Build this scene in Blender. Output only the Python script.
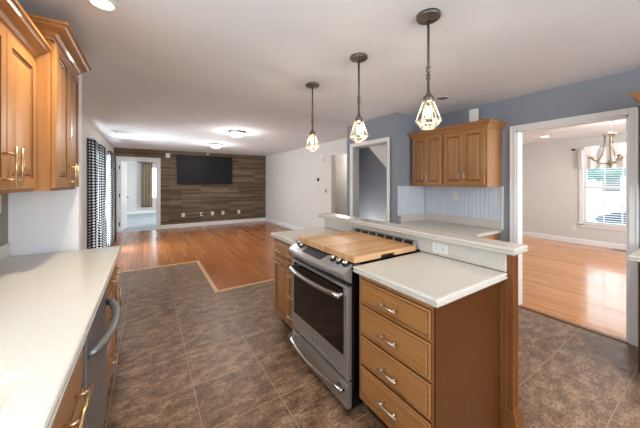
import bpy, bmesh, math, random
from mathutils import Vector, Matrix
PI = math.pi
random.seed(7)
for _o in list(bpy.data.objects):
    bpy.data.objects.remove(_o)
SC = bpy.context.scene
COL = SC.collection

# ------------------------------------------------------------------ camera
YAW = 0.5714
H = 1.42
cam = bpy.data.cameras.new('camera')
cam.sensor_width = 36.0
cam.sensor_fit = 'HORIZONTAL'
cam.lens = 267.75 / 640 * 36
cam.shift_y = -(214 - 182.7) / 640
cam.clip_start = 0.02
camo = bpy.data.objects.new('camera', cam)
COL.objects.link(camo)
camo.location = (0, 0, H)
camo.rotation_euler = (PI / 2, 0, -YAW)
SC.camera = camo

# ------------------------------------------------------------------ world, lights, exposure
w = bpy.data.worlds.new('sky')
SC.world = w
w.use_nodes = True
bg = w.node_tree.nodes['Background']
bg.inputs[0].default_value = (0.93, 0.965, 1.0, 1)
bg.inputs[1].default_value = 2.3

def area(name, loc, direction, sx, sy, energy, color=(1, 1, 1)):
    l = bpy.data.lights.new(name, 'AREA')
    l.shape = 'RECTANGLE'
    l.size, l.size_y = sx, sy
    l.energy = energy
    l.color = color
    o = bpy.data.objects.new(name, l)
    COL.objects.link(o)
    o.location = loc
    o.rotation_euler = Vector(direction).to_track_quat('-Z', 'Z').to_euler()
    return o

DAY = (0.93, 0.97, 1.0)
area('fill_sink_side', (-1.1, 0.25, 1.62), (1, 0.2, 0.1), 1.9, 1.1, 30, DAY)  # added light outside an unseen window, brightens the island fronts
area('fill_rear', (1.3, -2.75, 1.25), (0, 1, 0.3), 2.9, 1.7, 30, DAY)  # fill light added behind the camera, no known window there
area('daylight_patio_door', (-1.25, 6.6, 1.0), (1, 0, 0.04), 2.7, 2.0, 280, DAY)
area('fill_dining_side', (6.0, -1.75, 1.4), (0, 1, 0.15), 2.4, 1.5, 52, DAY)  # added out of view to brighten the dining room
area('daylight_bedroom_side_window', (2.7, 12.2, 1.4), (-1, 0, -0.1), 2.0, 1.5, 50, DAY)
SC.view_settings.view_transform = 'Standard'
SC.view_settings.look = 'None'
SC.view_settings.gamma = 1.0
SC.view_settings.use_curve_mapping = False
SC.view_settings.exposure = 0.98

# ------------------------------------------------------------------ materials
def lin(c):
    return tuple(((v / 255) / 12.92 if v / 255 <= 0.04045 else ((v / 255 + 0.055) / 1.055) ** 2.4) for v in c) + (1.0,)

class N:
    """small node-tree helper"""
    def __init__(s, name):
        s.m = bpy.data.materials.new(name)
        s.m.use_nodes = True
        s.t = s.m.node_tree
        s.b = s.t.nodes['Principled BSDF']
        s.out = s.t.nodes['Material Output']
    def n(s, kind, **kw):
        nd = s.t.nodes.new(kind)
        for k, v in kw.items():
            setattr(nd, k, v)
        return nd
    def l(s, a, b):
        s.t.links.new(a, b)
    def pos(s, scale=(1, 1, 1), loc=(0, 0, 0), swap=None):
        g = s.n('ShaderNodeNewGeometry')
        src = g.outputs['Position']
        if swap:
            sp = s.n('ShaderNodeSeparateXYZ'); cb = s.n('ShaderNodeCombineXYZ')
            s.l(src, sp.inputs[0])
            for i, ch in enumerate(swap):
                if ch != '0':
                    s.l(sp.outputs['XYZ'.index(ch)], cb.inputs[i])
            src = cb.outputs[0]
        mp = s.n('ShaderNodeMapping')
        mp.inputs['Scale'].default_value = scale
        mp.inputs['Location'].default_value = loc
        s.l(src, mp.inputs[0])
        return mp.outputs[0]
    def noise(s, vec, scale=5, detail=3, rough=0.5):
        nd = s.n('ShaderNodeTexNoise')
        nd.inputs['Scale'].default_value = scale
        nd.inputs['Detail'].default_value = detail
        nd.inputs['Roughness'].default_value = rough
        s.l(vec, nd.inputs['Vector'])
        return nd.outputs['Fac']
    def ramp(s, fac, stops, interp='LINEAR'):
        r = s.n('ShaderNodeValToRGB')
        r.color_ramp.interpolation = interp
        e = r.color_ramp.elements
        while len(e) < len(stops):
            e.new(0.5)
        for i, (p, c) in enumerate(stops):
            e[i].position = p
            e[i].color = c
        s.l(fac, r.inputs[0])
        return r.outputs[0]
    def mix(s, fac, a, b, mode='MIX'):
        m = s.n('ShaderNodeMix', data_type='RGBA', blend_type=mode)
        for i, v in ((0, fac), (6, a), (7, b)):
            if hasattr(v, 'is_linked'):
                s.l(v, m.inputs[i])
            else:
                m.inputs[i].default_value = v
        return m.outputs[2]
    def bump(s, fac, strength=0.2, dist=0.01):
        b = s.n('ShaderNodeBump')
        b.inputs['Strength'].default_value = strength
        b.inputs['Distance'].default_value = dist
        s.l(fac, b.inputs['Height'])
        s.l(b.outputs[0], s.b.inputs['Normal'])
    def set(s, color=None, rough=0.5, metal=0.0, spec=0.5, coat=0.0):
        if color is not None:
            if hasattr(color, 'is_linked'):
                s.l(color, s.b.inputs['Base Color'])
            else:
                s.b.inputs['Base Color'].default_value = color
        if hasattr(rough, 'is_linked'):
            s.l(rough, s.b.inputs['Roughness'])
        else:
            s.b.inputs['Roughness'].default_value = rough
        s.b.inputs['Metallic'].default_value = metal
        s.b.inputs['Specular IOR Level'].default_value = spec
        s.b.inputs['Coat Weight'].default_value = coat
        return s.m

def paint(name, rgb, rough=0.75, var=0.015, bump=0.0):
    k = N(name)
    f = k.noise(k.pos(), 3.0, 4)
    c = lin(rgb)
    lo = tuple(v * (1 - var) for v in c[:3]) + (1,)
    hi = tuple(min(1, v * (1 + var)) for v in c[:3]) + (1,)
    col = k.ramp(f, [(0.3, lo), (0.7, hi)])
    if bump:
        k.bump(k.noise(k.pos(), 90, 3, 0.7), bump, 0.004)
    return k.set(col, rough, spec=0.3)

def wood(name, a, b, axis='Z', rough=0.34, fine=60):
    k = N(name)
    sc = [fine, fine, fine]
    sc['XYZ'.index(axis)] = 2.2
    f = k.noise(k.pos(tuple(sc)), 1.0, 4, 0.6)
    big = k.noise(k.pos(), 2.6, 3)
    c1 = k.ramp(f, [(0.25, lin(a)), (0.75, lin(b))])
    c2 = k.mix(0.35, c1, k.ramp(big, [(0.3, lin(a)), (0.7, lin(b))]))
    return k.set(c2, rough, spec=0.45, coat=0.12)

def plain(name, rgb, rough=0.5, metal=0.0, spec=0.5, coat=0):
    k = N(name)
    return k.set(lin(rgb), rough, metal, spec, coat)

def emit(name, rgb, strength):
    k = N(name)
    k.set(lin(rgb), 0.4)
    k.b.inputs['Emission Color'].default_value = lin(rgb)
    k.b.inputs['Emission Strength'].default_value = strength
    return k.m

def steel(name, rgb, rough=0.28, axis='Y'):
    k = N(name)
    sc = [220, 220, 220]
    sc['XYZ'.index(axis)] = 3
    f = k.noise(k.pos(tuple(sc)), 1.0, 2)
    r = k.ramp(f, [(0.3, (rough * .8,) * 3 + (1,)), (0.7, (rough * 1.25,) * 3 + (1,))])
    return k.set(lin(rgb), r, 0.8)

def glass(name, tint=(245, 250, 252), refl=0.09):
    k = N(name)
    tr = k.n('ShaderNodeBsdfTransparent'); tr.inputs[0].default_value = lin(tint)
    gl = k.n('ShaderNodeBsdfGlossy'); gl.inputs['Roughness'].default_value = 0.03
    mx = k.n('ShaderNodeMixShader'); mx.inputs[0].default_value = refl
    k.l(tr.outputs[0], mx.inputs[1]); k.l(gl.outputs[0], mx.inputs[2]); k.l(mx.outputs[0], k.out.inputs[0])
    return k.m

def stone(name, rgb, rough=0.2, amp=0.06):
    k = N(name)
    f = k.noise(k.pos(), 70, 4, 0.75)
    c = lin(rgb)
    col = k.ramp(f, [(0.3, tuple(v * (1 - amp * 2) for v in c[:3]) + (1,)), (0.55, c), (0.75, tuple(min(1, v * (1 + amp)) for v in c[:3]) + (1,))])
    return k.set(col, rough, spec=0.5)

def planks(name, swap, bw, bh, stops, rough, gloss_bump=0.0, mortar=0.0012, mcol=(60, 40, 25), grain=(1.6, 60, 1), loc=(0, 0, 0), coat=0.0):
    k = N(name)
    br = k.n('ShaderNodeTexBrick')
    br.offset = 0.37
    br.offset_frequency = 2
    br.squash = 1.0
    br.inputs['Color1'].default_value = (0, 0, 0, 1)
    br.inputs['Color2'].default_value = (1, 1, 1, 1)
    br.inputs['Mortar'].default_value = (0.5, 0.5, 0.5, 1)
    br.inputs['Scale'].default_value = 1.0
    br.inputs['Mortar Size'].default_value = mortar
    br.inputs['Mortar Smooth'].default_value = 0.1
    br.inputs['Bias'].default_value = 0.0
    br.inputs['Brick Width'].default_value = bw
    br.inputs['Row Height'].default_value = bh
    v = k.pos((1, 1, 1), loc, swap)
    k.l(v, br.inputs['Vector'])
    g = k.noise(k.pos(grain, loc, swap), 1.0, 4, 0.6)
    mixv = k.mix(0.42, br.outputs['Color'], g)
    col = k.ramp(mixv, stops)
    col = k.mix(br.outputs['Fac'], col, lin(mcol))
    k.bump(br.outputs['Fac'], gloss_bump, -0.002)
    return k.set(col, rough, spec=0.5, coat=coat)

M = {}
M['ceiling'] = paint('ceiling_paint', (230, 231, 234), 0.9, 0.02, 0.25)
M['blue'] = paint('slate_blue_paint', (144, 149, 158), 0.7)
M['beige'] = paint('warm_white_paint', (222, 218, 213), 0.75)
M['dining'] = paint('greige_paint', (208, 206, 203), 0.75)
M['hall'] = paint('grey_paint', (170, 166, 162), 0.75)
M['kwall'] = paint('pale_blue_white_paint', (240, 243, 250), 0.6)
M['taupe'] = paint('taupe_paint', (150, 146, 140), 0.75)
M['white'] = plain('white_trim_paint', (232, 232, 232), 0.4)
M['plate'] = plain('white_plastic', (226, 225, 221), 0.35)
M['dark'] = plain('black_plastic', (18, 18, 19), 0.35)
M['black_steel'] = plain('black_enamel', (12, 12, 13), 0.25)
M['bronze'] = plain('dark_bronze', (112, 105, 98), 0.38, 0.8)
M['nickel'] = plain('brushed_nickel', (205, 196, 184), 0.28, 1.0)
M['satin'] = plain('satin_nickel', (178, 168, 152), 0.32, 0.9)
M['champagne'] = plain('champagne_nickel', (214, 186, 146), 0.3, 1.0)
M['steel'] = steel('stainless_steel', (186, 187, 190), 0.34)
M['steel_dark'] = steel('slate_steel', (140, 142, 146), 0.42)
M['chrome'] = plain('polished_steel', (215, 215, 215), 0.14, 1.0)
M['oven_glass'] = plain('oven_glass', (16, 15, 15), 0.06, 0, 0.6)
M['display'] = plain('display_glass', (34, 36, 40), 0.35)
M['screen'] = plain('tv_screen', (20, 21, 23), 0.45, 0, 0.25)
M['cab'] = wood('maple_vertical', (148, 98, 54), (182, 133, 82), 'Z')
M['cab_h'] = wood('maple_horizontal', (148, 98, 54), (182, 133, 82), 'Y')
M['cab_x'] = wood('maple_crosswise', (148, 98, 54), (182, 133, 82), 'X')
M['cab_shaded'] = wood('maple_shaded', (78, 43, 16), (92, 53, 21), 'Z')  # cabinet maple, darkened to put the island end's shade into the colour
M['cab_half_shaded'] = wood('maple_half_shaded', (112, 68, 34), (136, 86, 46), 'Z')  # cabinet maple again, the post's shade put into a mid tone
M['glaze'] = plain('brown_glaze', (92, 52, 24), 0.5)
M['kick'] = plain('toe_kick_brown', (52, 34, 22), 0.6)
M['quartz'] = stone('cream_quartz', (214, 211, 205), 0.2, 0.04)
M['quartz2'] = stone('speckled_quartz', (209, 204, 196), 0.25, 0.06)
M['sink'] = plain('cream_sink', (224, 216, 202), 0.2)
M['glass'] = glass('window_glass')
M['bulb_glass'] = glass('bulb_glass', (255, 248, 235), 0.06)
M['filament'] = emit('glowing_filament', (255, 238, 208), 14)
M['wire'] = plain('pale_brass_wire', (232, 220, 198), 0.35, 0.3)
M['lampglass'] = emit('lit_lamp_glass', (255, 250, 240), 2.6)
M['shade'] = emit('frosted_shade', (250, 244, 234), 0.25)
M['lens'] = emit('lit_downlight_lens', (255, 248, 236), 5.0)
M['off_lens'] = plain('unlit_downlight', (120, 118, 116), 0.5)
M['brown_cloth'] = paint('brown_cloth', (134, 118, 98), 0.9, 0.08)
M['valance'] = plain('white_sheer', (232, 232, 232), 0.9)
M['carpet'] = paint('blue_grey_carpet', (176, 184, 188), 0.95, 0.08, 0.5)
M['strip'] = wood('pale_threshold', (214, 172, 120), (232, 194, 146), 'Y')
M['strip_x'] = wood('pale_threshold_crosswise', (214, 172, 120), (232, 194, 146), 'X')
M['strip_dark'] = wood('brown_threshold', (96, 62, 36), (120, 80, 48), 'Y')
M['lawn'] = paint('lawn_green', (190, 205, 185), 0.95, 0.15)
M['road'] = plain('pale_pavement', (222, 222, 224), 0.9)
M['siding'] = plain('white_siding', (226, 228, 230), 0.8)
M['roofing'] = plain('grey_shingle', (120, 124, 130), 0.9)
M['leaf'] = paint('blue_green_leaves', (112, 140, 140), 0.9, 0.3)
M['leaf_dark'] = paint('dark_blue_leaves', (48, 70, 88), 0.9, 0.3)
M['bark'] = plain('grey_bark', (110, 100, 92), 0.9)
M['slat'] = plain('blind_slat', (236, 238, 240), 0.5)

def tile_mat():
    k = N('slate_tile')
    br = k.n('ShaderNodeTexBrick')
    br.offset = 0.0
    br.inputs['Color1'].default_value = (0, 0, 0, 1)
    br.inputs['Color2'].default_value = (1, 1, 1, 1)
    br.inputs['Mortar'].default_value = (0.5, 0.5, 0.5, 1)
    br.inputs['Scale'].default_value = 1
    br.inputs['Mortar Size'].default_value = 0.0035
    br.inputs['Mortar Smooth'].default_value = 0.1
    br.inputs['Brick Width'].default_value = 0.472
    br.inputs['Row Height'].default_value = 0.41
    k.l(k.pos((1, 1, 1), (-0.267 + 4.72, 4.1, 0)), br.inputs['Vector'])
    warp = k.pos((5, 8, 1))
    f = k.noise(warp, 1.6, 6, 0.62)
    f2 = k.noise(k.pos((26, 48, 1)), 1.5, 6, 0.75)
    f3 = k.mix(0.5, f, f2)
    f3 = k.mix(0.03, f3, br.outputs['Color'])
    col = k.ramp(f3, [(0.38, lin((78, 56, 40))), (0.5, lin((128, 99, 77))), (0.62, lin((184, 155, 129)))])
    col = k.mix(br.outputs['Fac'], col, lin((160, 135, 112)))
    k.bump(k.mix(0.5, f2, br.outputs['Fac']), 0.12, -0.006)
    rr = k.ramp(f3, [(0.3, (0.32,) * 3 + (1,)), (0.7, (0.5,) * 3 + (1,))])
    return k.set(col, rr, spec=0.5)
M['tile'] = tile_mat()
M['oak'] = planks('living_hardwood', 'YX0', 0.95, 0.083, [(0.0, lin((150, 88, 46))), (0.5, lin((170, 104, 58))), (1.0, lin((188, 122, 74)))], 0.24, coat=0.1, mcol=(120, 72, 42))
M['oak_light'] = planks('dining_hardwood', 'YX0', 0.9, 0.058, [(0.2, lin((186, 116, 54))), (0.5, lin((204, 136, 72))), (0.8, lin((220, 156, 94)))], 0.16, mcol=(150, 95, 50), coat=0.2)
M['feature'] = planks('feature_wall_planks', 'XZ0', 0.9, 0.058, [(0.15, lin((74, 56, 40))), (0.4, lin((98, 79, 60))), (0.65, lin((120, 101, 80))), (0.9, lin((144, 126, 104)))], 0.6, 0.3, 0.003, (45, 36, 29), (2.5, 90, 1))
M['butcher'] = planks('butcher_block', 'XY0', 1.5, 0.04, [(0.2, lin((178, 134, 92))), (0.5, lin((196, 152, 108))), (0.8, lin((210, 168, 124)))], 0.45, 0.0, 0.0004, (170, 120, 75), (3, 50, 1))

def bead_mat():
    return paint('beadboard_paint', (206, 214, 224), 0.5, 0.02)
M['bead'] = bead_mat()

def gingham():
    k = N('black_white_gingham')
    uv = k.n('ShaderNodeUVMap')
    sp = k.n('ShaderNodeSeparateXYZ')
    k.l(uv.outputs[0], sp.inputs[0])
    tot = None
    for i in (0, 1):
        a = k.n('ShaderNodeMath', operation='MULTIPLY'); a.inputs[1].default_value = 1 / 0.046
        k.l(sp.outputs[i], a.inputs[0])
        f = k.n('ShaderNodeMath', operation='FRACT'); k.l(a.outputs[0], f.inputs[0])
        c = k.n('ShaderNodeMath', operation='LESS_THAN'); c.inputs[1].default_value = 0.55
        k.l(f.outputs[0], c.inputs[0])
        if tot is None:
            tot = c.outputs[0]
        else:
            s = k.n('ShaderNodeMath', operation='ADD'); k.l(tot, s.inputs[0]); k.l(c.outputs[0], s.inputs[1])
            h = k.n('ShaderNodeMath', operation='MULTIPLY'); h.inputs[1].default_value = 0.5
            k.l(s.outputs[0], h.inputs[0]); tot = h.outputs[0]
    col = k.ramp(tot, [(0.0, lin((232, 232, 230))), (0.4, lin((88, 90, 98))), (0.8, lin((14, 14, 18)))], 'CONSTANT')
    tl = k.n('ShaderNodeBsdfTranslucent'); k.l(col, tl.inputs[0])
    mx = k.n('ShaderNodeMixShader'); mx.inputs[0].default_value = 0.4
    k.set(col, 0.9, spec=0.1)
    k.l(k.b.outputs[0], mx.inputs[1]); k.l(tl.outputs[0], mx.inputs[2]); k.l(mx.outputs[0], k.out.inputs[0])
    return k.m
M['gingham'] = gingham()

# ------------------------------------------------------------------ mesh builder
WLOC = {}
class MB:
    def __init__(s):
        s.bm = bmesh.new()
        s.mi = 0
    def _add(s, tb, smooth=False):
        bmesh.ops.recalc_face_normals(tb, faces=tb.faces)
        for f in tb.faces:
            f.material_index = s.mi
            f.smooth = smooth
        me = bpy.data.meshes.new('tmp')
        tb.to_mesh(me); tb.free()
        s.bm.from_mesh(me)
        bpy.data.meshes.remove(me)
        return s
    def box(s, x0, x1, y0, y1, z0, z1, b=0.0):
        tb = bmesh.new()
        bmesh.ops.create_cube(tb, size=1.0)
        for v in tb.verts:
            v.co = Vector(((x0 + x1) / 2 + v.co.x * (x1 - x0), (y0 + y1) / 2 + v.co.y * (y1 - y0), (z0 + z1) / 2 + v.co.z * (z1 - z0)))
        if b:
            bmesh.ops.bevel(tb, geom=tb.edges[:], offset=b, segments=2, profile=0.5, affect='EDGES')
        return s._add(tb)
    def poly(s, pts, faces, smooth=False):
        tb = bmesh.new()
        vs = [tb.verts.new(p) for p in pts]
        for f in faces:
            tb.faces.new([vs[i] for i in f])
        return s._add(tb, smooth)
    def prism(s, prof, axis, a0, a1, smooth=False):
        """2-D profile extruded along an axis; X: (y,z)  Y: (x,z)  Z: (x,y)"""
        def P(p, a):
            return {'X': (a, p[0], p[1]), 'Y': (p[0], a, p[1]), 'Z': (p[0], p[1], a)}[axis]
        n = len(prof)
        pts = [P(p, a0) for p in prof] + [P(p, a1) for p in prof]
        fs = [list(range(n)), list(range(n, 2 * n))] + [[i, (i + 1) % n, n + (i + 1) % n, n + i] for i in range(n)]
        return s.poly(pts, fs, smooth)
    def lathe(s, prof, c, seg=24, smooth=True, axis='Z'):
        tb = bmesh.new()
        rings = []
        for r, h in prof:
            ring = []
            for k in range(seg):
                a = 2 * PI * k / seg
                u, v = r * math.cos(a), r * math.sin(a)
                p = {'Z': (u, v, h), 'X': (h, u, v), 'Y': (u, h, v)}[axis]
                ring.append(tb.verts.new((c[0] + p[0], c[1] + p[1], c[2] + p[2])))
            rings.append(ring)
        for a, b in zip(rings, rings[1:]):
            for k in range(seg):
                tb.faces.new((a[k], a[(k + 1) % seg], b[(k + 1) % seg], b[k]))
        for ring, (r, h) in ((rings[0], prof[0]), (rings[-1], prof[-1])):
            if r > 1e-5:
                tb.faces.new(ring)
        bmesh.ops.remove_doubles(tb, verts=tb.verts, dist=1e-6)
        return s._add(tb, smooth)
    def tube(s, pts, r, seg=8, closed=False):
        pts = [Vector(p) for p in pts]
        tb = bmesh.new()
        n = len(pts)
        rings = []
        up = Vector((0.13, 0.21, 0.97)).normalized()
        for i, p in enumerate(pts):
            if closed:
                d = (pts[(i + 1) % n] - pts[i - 1])
            else:
                d = pts[min(i + 1, n - 1)] - pts[max(i - 1, 0)]
            d.normalize()
            a = d.cross(up)
            if a.length < 0.05:
                a = d.cross(Vector((1, 0, 0)))
            a.normalize()
            b = d.cross(a)
            rr = r[i] if isinstance(r, (list, tuple)) else r
            rings.append([tb.verts.new(p + (a * math.cos(2 * PI * k / seg) + b * math.sin(2 * PI * k / seg)) * rr) for k in range(seg)])
        m = n if closed else n - 1
        for i in range(m):
            A, B = rings[i], rings[(i + 1) % n]
            for k in range(seg):
                tb.faces.new((A[k], A[(k + 1) % seg], B[(k + 1) % seg], B[k]))
        if not closed:
            tb.faces.new(rings[0]); tb.faces.new(rings[-1])
        return s._add(tb, True)
    def sphere(s, c, r, sz=1.0, seg=16):
        tb = bmesh.new()
        bmesh.ops.create_uvsphere(tb, u_segments=seg, v_segments=seg // 2, radius=r)
        for v in tb.verts:
            v.co = Vector((c[0] + v.co.x, c[1] + v.co.y, c[2] + v.co.z * sz))
        return s._add(tb, True)
    def rings(s, d, xf, y0, y1, z0, z1, prof, glaze=()):
        """concentric rectangles on a face that looks along d*x; prof = (inset, depth behind xf); glaze = ring numbers in the second material"""
        tb = bmesh.new()
        R = []
        for ins, dep in prof:
            x = xf - d * dep
            R.append([tb.verts.new(p) for p in ((x, y0 + ins, z0 + ins), (x, y1 - ins, z0 + ins), (x, y1 - ins, z1 - ins), (x, y0 + ins, z1 - ins))])
        for i, (a, b) in enumerate(zip(R, R[1:])):
            for k in range(4):
                f = tb.faces.new((a[k], a[(k + 1) % 4], b[(k + 1) % 4], b[k]))
                f.material_index = 1 if i in glaze else 0
        tb.faces.new(R[0]); tb.faces.new(R[-1])
        bmesh.ops.recalc_face_normals(tb, faces=tb.faces)
        me = bpy.data.meshes.new('tmp'); tb.to_mesh(me); tb.free()
        s.bm.from_mesh(me); bpy.data.meshes.remove(me)
        return s
    def sweep(s, prof, path):
        """profile (out, z) along a plan path; out = to the right of travel"""
        tb = bmesh.new()
        P = [Vector((p[0], p[1])) for p in path]
        R = []
        for i, p in enumerate(P):
            ds = []
            if i > 0: ds.append((p - P[i - 1]).normalized())
            if i < len(P) - 1: ds.append((P[i + 1] - p).normalized())
            ns = [Vector((d.y, -d.x)) for d in ds]
            nn = sum(ns, Vector((0, 0))).normalized()
            k = 1 / max(0.3, nn.dot(ns[0]))
            R.append([tb.verts.new((p.x + nn.x * o * k, p.y + nn.y * o * k, z)) for o, z in prof])
        n = len(prof)
        for a, b in zip(R, R[1:]):
            for k in range(n):
                tb.faces.new((a[k], a[(k + 1) % n], b[(k + 1) % n], b[k]))
        tb.faces.new(R[0]); tb.faces.new(R[-1])
        return s._add(tb)
    def build(s, name, mats, parent=None, loc=None):
        if not isinstance(mats, (list, tuple)):
            mats = [mats]
        me = bpy.data.meshes.new(name)
        off = Vector((0, 0, 0))
        o = bpy.data.objects.new(name, me)
        COL.objects.link(o)
        if parent is not None:
            off = WLOC[parent.name]
            o.parent = parent
        elif loc is not None:
            off = Vector(loc)
            o.location = off
        bmesh.ops.translate(s.bm, verts=s.bm.verts, vec=-off)
        s.bm.to_mesh(me); s.bm.free()
        for m in mats:
            me.materials.append(m)
        WLOC[o.name] = off
        return o

def tag(o, label, cat, group=None):
    o['label'] = label
    o['category'] = cat
    if group:
        o['group'] = group
    return o

def thing(name, label, cat, loc, group=None):
    o = bpy.data.objects.new(name, None)
    o.empty_display_size = 0.1
    COL.objects.link(o)
    o.location = loc
    WLOC[o.name] = Vector(loc)
    return tag(o, label, cat, group)

def struct(o):
    o['kind'] = 'structure'
    return o

def point(name, loc, energy, color=(1, 0.93, 0.82), r=0.05):
    l = bpy.data.lights.new(name, 'POINT')
    l.energy = energy; l.color = color; l.shadow_soft_size = r
    o = bpy.data.objects.new(name, l)
    COL.objects.link(o); o.location = loc
    return o

# ------------------------------------------------------------------ room shell
CZ = 2.41
XL = -0.81
XR = 3.58
TVY = 9.5
LRX = 3.70

def wall_y(name, x0, x1, y0, y1, z0, z1, openings, m):
    """wall that runs along y with openings (ya, yb, za, zb), sorted"""
    b = MB(); c = y0
    for ya, yb, za, zb in openings:
        if ya > c: b.box(x0, x1, c, ya, z0, z1)
        if za > z0: b.box(x0, x1, ya, yb, z0, za)
        if zb < z1: b.box(x0, x1, ya, yb, zb, z1)
        c = yb
    if c < y1: b.box(x0, x1, c, y1, z0, z1)
    return struct(b.build(name, m))

def wall_x(name, y0, y1, x0, x1, z0, z1, openings, m):
    b = MB(); c = x0
    for xa, xb, za, zb in openings:
        if xa > c: b.box(c, xa, y0, y1, z0, z1)
        if za > z0: b.box(xa, xb, y0, y1, z0, za)
        if zb < z1: b.box(xa, xb, y0, y1, zb, z1)
        c = xb
    if c < x1: b.box(c, x1, y0, y1, z0, z1)
    return struct(b.build(name, m))

# floors
b = MB(); b.prism([(XL - .1, -2.4), (XR + .02, -2.4), (XR + .02, 3.66), (0.755, 3.66), (0.755, 5.26), (XL - .1, 5.26)], 'Z', -0.1, 0.0)
struct(b.build('floor_kitchen', M['tile']))
b = MB(); b.prism([(XL - .1, 5.26), (0.755, 5.26), (0.755, 3.66), (6.4, 3.66), (6.4, TVY), (XL - .1, TVY)], 'Z', -0.1, 0.0)
struct(b.build('floor_living', M['oak']))
b = MB(); b.box(XR + .02, 8.6, -1.7, 3.66, -0.1, 0.0)
struct(b.build('floor_dining', M['oak_light']))
b = MB(); b.box(-2.6, 3.0, TVY, 15.0, -0.1, 0.0)
struct(b.build('floor_bedroom', M['carpet']))
# pale strips between tile and hardwood, dark threshold at the dining opening
b = MB(); b.box(XL, 0.78, 5.235, 5.285, 0, 0.008, 0.003); struct(b.build('trim_1', M['strip_x']))
b = MB(); b.box(0.73, 0.78, 3.685, 5.235, 0, 0.008, 0.003); struct(b.build('trim_2', M['strip']))
b = MB(); b.box(0.73, 2.9, 3.635, 3.685, 0, 0.008, 0.003); struct(b.build('trim_3', M['strip_x']))
b = MB(); b.box(XR - .02, XR + .03, 0.515, 1.376, 0, 0.008, 0.003); struct(b.build('trim_4', M['strip_dark']))
# ceilings
b = MB(); b.box(XL - .12, LRX + .12, -2.4, TVY + .12, CZ, CZ + .1); struct(b.build('ceiling', M['ceiling']))
b = MB(); b.box(LRX, 8.6, -1.7, 3.4, 2.45, 2.55); struct(b.build('ceiling_dining', M['ceiling']))
b = MB(); b.box(-2.6, 3.0, TVY + .12, 15.0, 2.44, 2.54); struct(b.build('ceiling_bedroom', M['ceiling']))
b = MB(); b.box(LRX + .12, 6.4, 3.4, 7.0, CZ, CZ + .1); struct(b.build('ceiling_hall', M['ceiling']))

# left wall: taupe kitchen stretch with an added, unseen window over the sink, pale living stretch with the patio door
wall_y('wall_left_kitchen', XL - .12, XL, -2.4, 2.715, 0, CZ, [(-0.6, 1.1, 1.1, 2.1)], M['taupe'])
wall_y('wall_left_living', XL - .12, XL, 2.715, TVY, 0, CZ, [(5.6, 8.1, 0.04, 2.05)], M['beige'])
b = MB(); b.box(XL, -0.442, 2.715, 2.815, 0, CZ); struct(b.build('wall_end_of_counter', M['kwall']))
wall_x('wall_rear', -2.52, -2.4, XL - .12, LRX + .1, 0, CZ, [(-0.1, 2.7, 0.6, 2.2)], M['taupe'])  # opening added for the rear fill light
wall_x('wall_back', TVY, TVY + .12, XL - .12, LRX + .12, 0, CZ, [(-0.72, 0.235, 0, 2.09)], M['feature'])
wall_y('wall_right_living', LRX, LRX + .12, 4.63, TVY, 0, CZ, [(4.63, 5.25, 0, 2.085)], M['beige'])
wall_y('wall_right_kitchen', XR, XR + .12, -2.4, 2.59, 0, CZ + .05, [(0.514, 1.377, 0, 2.02)], M['blue'])
# bumped-out closet: front, near side, angled far side
wall_y('wall_closet_front', 2.964, 3.084, 2.59, 3.73, 0, CZ, [(2.775, 3.562, 0, 2.03)], M['blue'])
b = MB(); b.box(3.084, LRX + .1, 2.59, 2.70, 0, CZ); struct(b.build('wall_closet_side', M['blue']))
b = MB(); b.prism([(3.084, 3.66), (3.084, 3.74), (3.66, 4.60), (LRX, 4.63), (LRX, 4.52)], 'Z', 0, CZ); struct(b.build('wall_closet_far', M['beige']))
b = MB(); b.box(3.62, LRX + .02, 2.70, 4.52, 0, CZ); struct(b.build('wall_closet_rear', M['blue']))
b = MB()   # sloping underside of the stair inside the closet
zf = lambda y: 1.635 + 0.94 * (y - 2.90)
b.prism([(2.70, zf(2.70)), (3.71, zf(3.71)), (3.71, CZ), (2.70, CZ)], 'X', 3.084, 3.62)
struct(b.build('ceiling_closet', M['beige']))
# hall behind the opening in the living room's right wall
b = MB(); b.box(4.7, 4.8, 3.4, 7.0, 0, CZ); struct(b.build('wall_hall', M['hall']))
b = MB(); b.box(LRX + .12, 4.7, 6.6, 6.7, 0, CZ); struct(b.build('wall_hall_end', M['hall']))
# dining room
wall_y('wall_dining_far', 8.45, 8.57, -1.6, 3.4, 0, 2.45, [(0.72, 1.905, 0.50, 2.06)], M['dining'])
b = MB(); b.box(XR + .12, 8.57, 3.3, 3.4, 0, 2.45); struct(b.build('wall_dining_left', M['dining']))
wall_x('wall_dining_right', -1.6, -1.5, XR + .12, 8.57, 0, 2.45, [(4.8, 7.2, 0.6, 2.1)], M['dining'])  # unseen opening added for the dining fill light
# bedroom
wall_x('wall_bedroom_far', 14.8, 14.92, -2.6, 3.0, 0, 2.44, [(0.02, 0.95, 0.75, 2.1)], M['dining'])
b = MB(); b.box(-2.6, -2.5, TVY + .12, 14.8, 0, 2.44); struct(b.build('wall_bedroom_left', M['dining']))
wall_y('wall_bedroom_right', 2.4, 2.5, TVY + .12, 14.8, 0, 2.44, [(11.2, 13.2, 0.6, 2.1)], M['dining'])

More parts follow.
